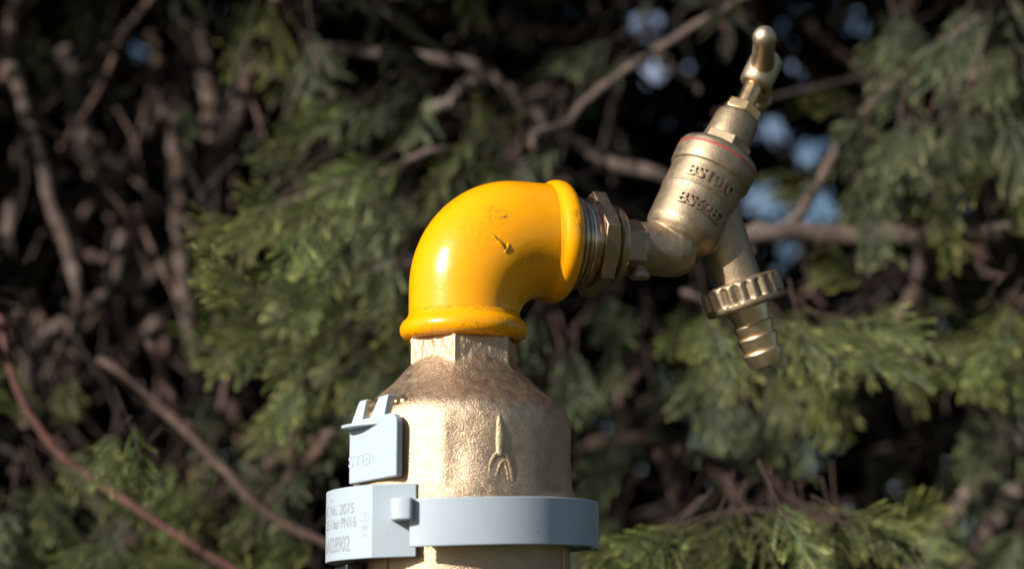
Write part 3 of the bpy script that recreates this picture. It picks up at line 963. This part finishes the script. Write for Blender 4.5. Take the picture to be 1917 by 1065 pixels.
# sprays: (tree, px, py, spread x, spread y, direction in the picture (0 right, 90 up), number, depth, length px, grey?)
CL = [
 ('c', 545, 20, 60, 25, -110, 5, 0.36, 190, 0), ('c', 590, 70, 25, 30, -75, 5, 0.34, 170, 1),
 ('c', 620, 190, 45, 35, 200, 8, 0.32, 170, 0), ('c', 720, 190, 50, 40, 235, 7, 0.42, 160, 1), ('c', 785, 140, 25, 20, -95, 3, 0.45, 140, 1),
 ('c', 950, 200, 35, 35, 220, 6, 0.42, 130, 0), ('c', 990, 270, 40, 30, 230, 5, 0.42, 150, 1), ('c', 1110, 90, 40, 25, 235, 6, 0.46, 150, 1),
 ('c', 760, 300, 90, 35, 205, 11, 0.34, 190, 0), ('c', 880, 300, 70, 30, 240, 8, 0.38, 150, 0), ('c', 640, 300, 80, 40, 210, 8, 0.4, 170, 1),
 ('c', 520, 410, 60, 30, 190, 8, 0.28, 170, 0), ('c', 610, 390, 70, 40, 240, 12, 0.22, 170, 0), ('c', 480, 545, 40, 35, 165, 10, 0.16, 160, 0),
 ('c', 640, 510, 90, 50, 215, 16, 0.32, 200, 0), ('c', 720, 400, 50, 60, 245, 10, 0.34, 180, 1), ('c', 740, 560, 40, 60, 235, 9, 0.36, 180, 0),
 ('c', 640, 640, 80, 40, 215, 13, 0.30, 180, 0), ('c', 740, 690, 30, 60, 240, 8, 0.36, 170, 1), ('c', 560, 720, 45, 35, 245, 9, 0.28, 160, 0),
 ('c', 650, 760, 50, 40, 240, 7, 0.40, 160, 1), ('c', 500, 600, 70, 40, 200, 8, 0.36, 170, 0), ('c', 1010, 590, 20, 30, -100, 4, 0.36, 170, 1), ('c', 1060, 660, 25, 40, -95, 6, 0.34, 170, 1),
 ('l', 250, 175, 60, 15, 230, 4, 0.62, 110, 1), ('l', 345, 190, 20, 20, -80, 2, 0.6, 120, 1), ('l', 230, 440, 20, 30, -95, 3, 0.62, 120, 1),
 ('l', 60, 800, 60, 30, 130, 6, 0.36, 150, 0), ('l', 130, 860, 60, 30, -60, 6, 0.34, 160, 0), ('l', 250, 815, 45, 30, -110, 7, 0.20, 150, 0), ('l', 330, 880, 60, 40, 250, 9, 0.36, 170, 0),
 ('l', 40, 930, 60, 40, -80, 8, 0.36, 170, 1), ('l', 160, 960, 70, 40, 240, 9, 0.36, 180, 1), ('l', 250, 1020, 60, 25, 200, 7, 0.32, 160, 0), ('l', 420, 960, 60, 40, 225, 9, 0.34, 170, 0),
 ('l', 540, 900, 40, 40, 250, 7, 0.36, 170, 1), ('l', 560, 1010, 40, 30, 220, 7, 0.36, 170, 0), ('l', 360, 1050, 80, 20, 190, 7, 0.32, 160, 0), ('l', 80, 1050, 80, 20, 150, 6, 0.34, 170, 1),
 ('l', 480, 820, 40, 30, 250, 5, 0.42, 150, 1), ('l', 400, 760, 30, 30, 250, 4, 0.5, 140, 1), ('l', 160, 700, 40, 30, -90, 3, 0.5, 120, 0),
 ('l', 190, 40, 120, 30, -95, 6, 0.7, 170, 1), ('l', 60, 60, 50, 30, -95, 4, 0.7, 160, 1),
 ('r', 1300, 570, 40, 25, 235, 7, 0.36, 150, 0), ('r', 1350, 600, 60, 30, -95, 9, 0.24, 180, 0), ('r', 1480, 600, 60, 30, -50, 10, 0.22, 180, 0), ('r', 1560, 620, 60, 30, -45, 9, 0.24, 190, 0),
 ('r', 1340, 690, 50, 40, -100, 9, 0.36, 170, 1), ('r', 1480, 690, 60, 40, -70, 10, 0.36, 170, 0), ('r', 1390, 760, 60, 30, -90, 7, 0.40, 160, 1), ('r', 1490, 790, 60, 30, -95, 6, 0.42, 150, 1),
 ('r', 1640, 640, 80, 20, -25, 9, 0.36, 180, 0), ('r', 1760, 660, 70, 25, -30, 9, 0.36, 170, 0), ('r', 1880, 580, 40, 40, 245, 8, 0.32, 180, 0), ('r', 1890, 680, 40, 40, -80, 7, 0.38, 170, 1), ('r', 1860, 760, 50, 30, -90, 6, 0.42, 160, 1),
 ('r', 1210, 1030, 30, 16, 205, 8, 0.20, 160, 0), ('r', 1290, 985, 45, 12, 225, 10, 0.19, 190, 0), ('r', 1390, 955, 45, 12, -110, 10, 0.19, 190, 0), ('r', 1480, 950, 45, 12, -70, 11, 0.19, 190, 0), ('r', 1560, 965, 45, 12, -35, 10, 0.19, 190, 0), ('r', 1650, 1000, 40, 12, -15, 8, 0.21, 180, 0),
 ('r', 1690, 20, 25, 30, -95, 8, 0.40, 200, 1), ('r', 1850, 5, 50, 30, -95, 11, 0.38, 210, 1), ('r', 1895, 130, 25, 30, -95, 7, 0.38, 180, 1), ('r', 1590, 200, 25, 20, 150, 5, 0.42, 130, 0),
 ('r', 1850, 200, 60, 30, -95, 12, 0.36, 200, 1), ('r', 1750, 240, 40, 40, -105, 10, 0.36, 190, 1), ('r', 1670, 240, 40, 40, -110, 8, 0.38, 190, 1), ('r', 1770, 370, 30, 25, -95, 6, 0.34, 160, 0), ('r', 1640, 360, 30, 25, -95, 6, 0.36, 170, 1),
 ('r', 1900, 300, 30, 40, -100, 8, 0.38, 180, 0), ('r', 1590, 520, 35, 20, 160, 5, 0.40, 140, 0), ('r', 1700, 560, 60, 20, -60, 5, 0.42, 140, 0), ('r', 1540, 330, 25, 20, 210, 3, 0.45, 130, 0),
 ('r', 1150, 560, 30, 30, -95, 4, 0.45, 130, 1), ('r', 1180, 680, 50, 50, -95, 7, 0.5, 150, 1), ('r', 1130, 820, 50, 50, -100, 7, 0.5, 150, 1), ('r', 1150, 960, 50, 50, -120, 7, 0.45, 150, 1),
 ('r', 1640, 850, 60, 40, -80, 5, 0.55, 130, 1), ('r', 1780, 900, 60, 50, -80, 6, 0.5, 140, 1), ('r', 1900, 1000, 40, 50, 250, 6, 0.45, 150, 1),
]
def place_spray(tree, P, dirv, nrm, length, grey):
    me = rng.choice(SPRG if grey else SPR)
    o = bpy.data.objects.new('foliage_spray', me)
    col.objects.link(o)
    y = dirv.normalized()
    x = y.cross(nrm).normalized(); z = x.cross(y).normalized()
    m = Matrix((x, y, z)).transposed().to_4x4()
    sc_ = length
    o.parent = trees[tree]
    o.matrix_parent_inverse = Matrix.Translation(-TR[tree])
    o.matrix_basis = Matrix.Translation(P) @ m @ Matrix.Diagonal((sc_ * rng.uniform(0.75, 1.05), sc_, sc_, 1))
    return o
for (tree, px, py, sx, sy, ang, n, Y, lpx, grey) in CL:
    for i in range(max(2, round(n * 0.88))):
        qx, qy = rng.gauss(px, sx * 0.6), rng.gauss(py, sy * 0.6)
        P = at(qx, qy, Y + YO + rng.choice([rng.uniform(-0.06, 0.02), rng.uniform(0.0, 0.24)]))
        a = R(ang + rng.gauss(0, 20))
        d = Vector((math.cos(a), -0.35 + rng.gauss(0, 0.25), math.sin(a)))
        nr = Vector((rng.gauss(0, 0.45), -0.75 + rng.gauss(0, 0.35), 0.55 + rng.gauss(0, 0.3)))
        place_spray(tree, P, d, nr, pr(P, lpx) * rng.uniform(0.62, 1.0) * 0.9, grey)

# ---- the inside of each tree, its shade deepened by near-black colour: one mass of small sprays and twigs, with the gaps where sky shows through
HOLES = [(1215, 50, 46), (1212, 135, 40), (1298, 125, 24), (1440, 250, 46), (1522, 288, 46), (1440, 382, 62), (1535, 392, 56), (1475, 470, 28), (1610, 50, 36), (1500, 122, 24), (1640, 350, 18), (1720, 60, 18),
         (262, 90, 30), (400, 10, 26), (300, 522, 18), (322, 600, 24), (425, 862, 34), (1312, 835, 34), (1130, 765, 20), (1128, 800, 20), (1506, 872, 22), (1592, 955, 30), (1640, 965, 26), (1670, 910, 20), (1340, 912, 20), (1200, 872, 18),
         (1338, 1030, 24), (1725, 858, 20), (1900, 915, 20), (1690, 820, 14), (820, 180, 10), (1590, 610, 12), (1400, 170, 14), (1560, 440, 20)]
nprng = np.random.default_rng(11)
def low_spray_np(count, centres, length, width, up_bias):
    """count sprays of 10 blade-like twiglets each, as arrays of quads"""
    nb = 11
    n = len(centres)
    ax = nprng.normal(size=(n, 3)); ax[:, 2] -= up_bias; ax /= np.linalg.norm(ax, axis=1)[:, None]
    nr = nprng.normal(size=(n, 3)); nr -= ax * (nr * ax).sum(1)[:, None]; nr /= np.linalg.norm(nr, axis=1)[:, None]
    sd_ = np.cross(ax, nr)
    L = length * nprng.uniform(0.6, 1.3, size=(n, 1))
    quads, tip = [], []
    for k in range(nb):
        s = k / nb
        side = 1 if k % 2 else -1
        ang = R(42) + nprng.normal(0, 0.15, size=(n, 1))
        d = ax * np.cos(ang) + sd_ * np.sin(ang) * side + nr * nprng.normal(0, 0.15, size=(n, 1))
        if k == nb - 1: d = ax; 
        l2 = L * (0.55 - 0.25 * s) * nprng.uniform(0.7, 1.2, size=(n, 1))
        p0 = centres + ax * L * (s * 0.8)
        wv = np.cross(d, nr); wv /= np.linalg.norm(wv, axis=1)[:, None]
        wv = wv * width * nprng.uniform(0.6, 1.3, size=(n, 1))
        a = p0 - wv * 0.4; b = p0 + wv * 0.4
        c = p0 + d * l2 * 0.55 + wv; e = p0 + d * l2 * 0.55 - wv + nr * width * 0.4
        f = p0 + d * l2
        quads.append(np.stack([a, b, c, e, f], axis=1))
    return np.concatenate(quads)
def in_holes(c, scale=1.0):
    v = c - np.array(CAM)
    dep = v @ np.array(FWD)
    px = W / 2 + v[:, 0] / dep * F; py = H / 2 - (v @ np.array(UP)) / dep * F
    bad = np.zeros(len(c), bool)
    for hx, hy, hr in HOLES:
        bad |= ((px - hx) ** 2 + (py - hy) ** 2) < (hr * scale * (0.80 if hr >= 40 else 0.78)) ** 2
    return bad
def in_frame(c, mx=0, my=0):
    v = c - np.array(CAM); dep = v @ np.array(FWD)
    px = W / 2 + v[:, 0] / dep * F; py = H / 2 - (v @ np.array(UP)) / dep * F
    return (px > -mx) & (px < W + mx) & (py > -my) & (py < H + my)
def stuff_mesh(name, quads, m):
    n = len(quads)
    V = quads.reshape(-1, 3)
    me = bpy.data.meshes.new(name)
    me.vertices.add(len(V)); me.vertices.foreach_set('co', V.ravel())
    base = np.arange(n)[:, None] * 5
    loops = np.concatenate([base + np.array([[0, 1, 2, 3]]), base + np.array([[3, 2, 4]])], axis=1).ravel()
    me.loops.add(len(loops)); me.loops.foreach_set('vertex_index', loops)
    st = (np.arange(n)[:, None] * 7 + np.array([[0, 4]])).ravel()
    me.polygons.add(2 * n); me.polygons.foreach_set('loop_start', st)
    me.materials.append(m)
    me.update(calc_edges=True); me.validate()
    a = me.attributes.new('tip', 'FLOAT', 'POINT')
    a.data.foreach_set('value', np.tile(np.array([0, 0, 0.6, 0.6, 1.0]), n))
    return me
allq = []
def region(n, lo, hi, length, width, keep=None):
    c = nprng.uniform(lo, hi, size=(n, 3))
    if keep is not None: c = c[keep(c)]
    return low_spray_np(len(c), c, length, width, 0.8)
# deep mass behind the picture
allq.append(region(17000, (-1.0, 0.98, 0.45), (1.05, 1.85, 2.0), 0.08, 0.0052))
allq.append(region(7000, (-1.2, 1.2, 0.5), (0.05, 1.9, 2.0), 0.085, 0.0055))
# the hedge goes on beyond the frame: its sunny face, unseen, put all round to shade the inside
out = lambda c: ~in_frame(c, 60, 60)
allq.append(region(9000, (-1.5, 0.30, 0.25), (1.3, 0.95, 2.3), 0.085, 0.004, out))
# unseen canopy added further inside, above the picture, to shade the depths
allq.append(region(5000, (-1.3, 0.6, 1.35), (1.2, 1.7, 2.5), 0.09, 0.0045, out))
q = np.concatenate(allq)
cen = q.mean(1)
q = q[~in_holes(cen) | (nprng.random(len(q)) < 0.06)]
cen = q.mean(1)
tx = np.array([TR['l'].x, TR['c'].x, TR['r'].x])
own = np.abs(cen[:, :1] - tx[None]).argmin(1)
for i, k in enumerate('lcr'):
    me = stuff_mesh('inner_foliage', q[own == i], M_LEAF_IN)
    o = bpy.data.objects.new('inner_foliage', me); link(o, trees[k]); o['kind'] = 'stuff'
# bare inner twigs, with shade put into their dark bark colour
for k in 'lcr':
    mb = MB()
    for i in range(190):
        c = TR[k]
        p = Vector((c.x + rng.uniform(-0.3, 0.3), rng.uniform(0.72, 1.15), rng.uniform(0.75, 1.6)))
        d = Vector((rng.gauss(0, 0.6), rng.gauss(-0.3, 0.4), rng.gauss(0, 0.9))).normalized()
        l = rng.uniform(0.08, 0.28)
        pts = [p + d * l * s + Vector((rng.gauss(0, 1), rng.gauss(0, 1), rng.gauss(0, 1))) * 0.012 * (s > 0) for s in (0, 0.3, 0.6, 1.0)]
        r0 = rng.uniform(0.0015, 0.004)
        cc = np.array([tuple(x) for x in pts])
        if in_holes(cc, 1.15).any(): continue
        mb.tube(smooth_pts(pts, 2), [r0 * (1 - 0.07 * j) for j in range(7)], 5)
    o = obj('inner_twigs', mb, M_BARK_DARK, trees[k]); o['kind'] = 'stuff'
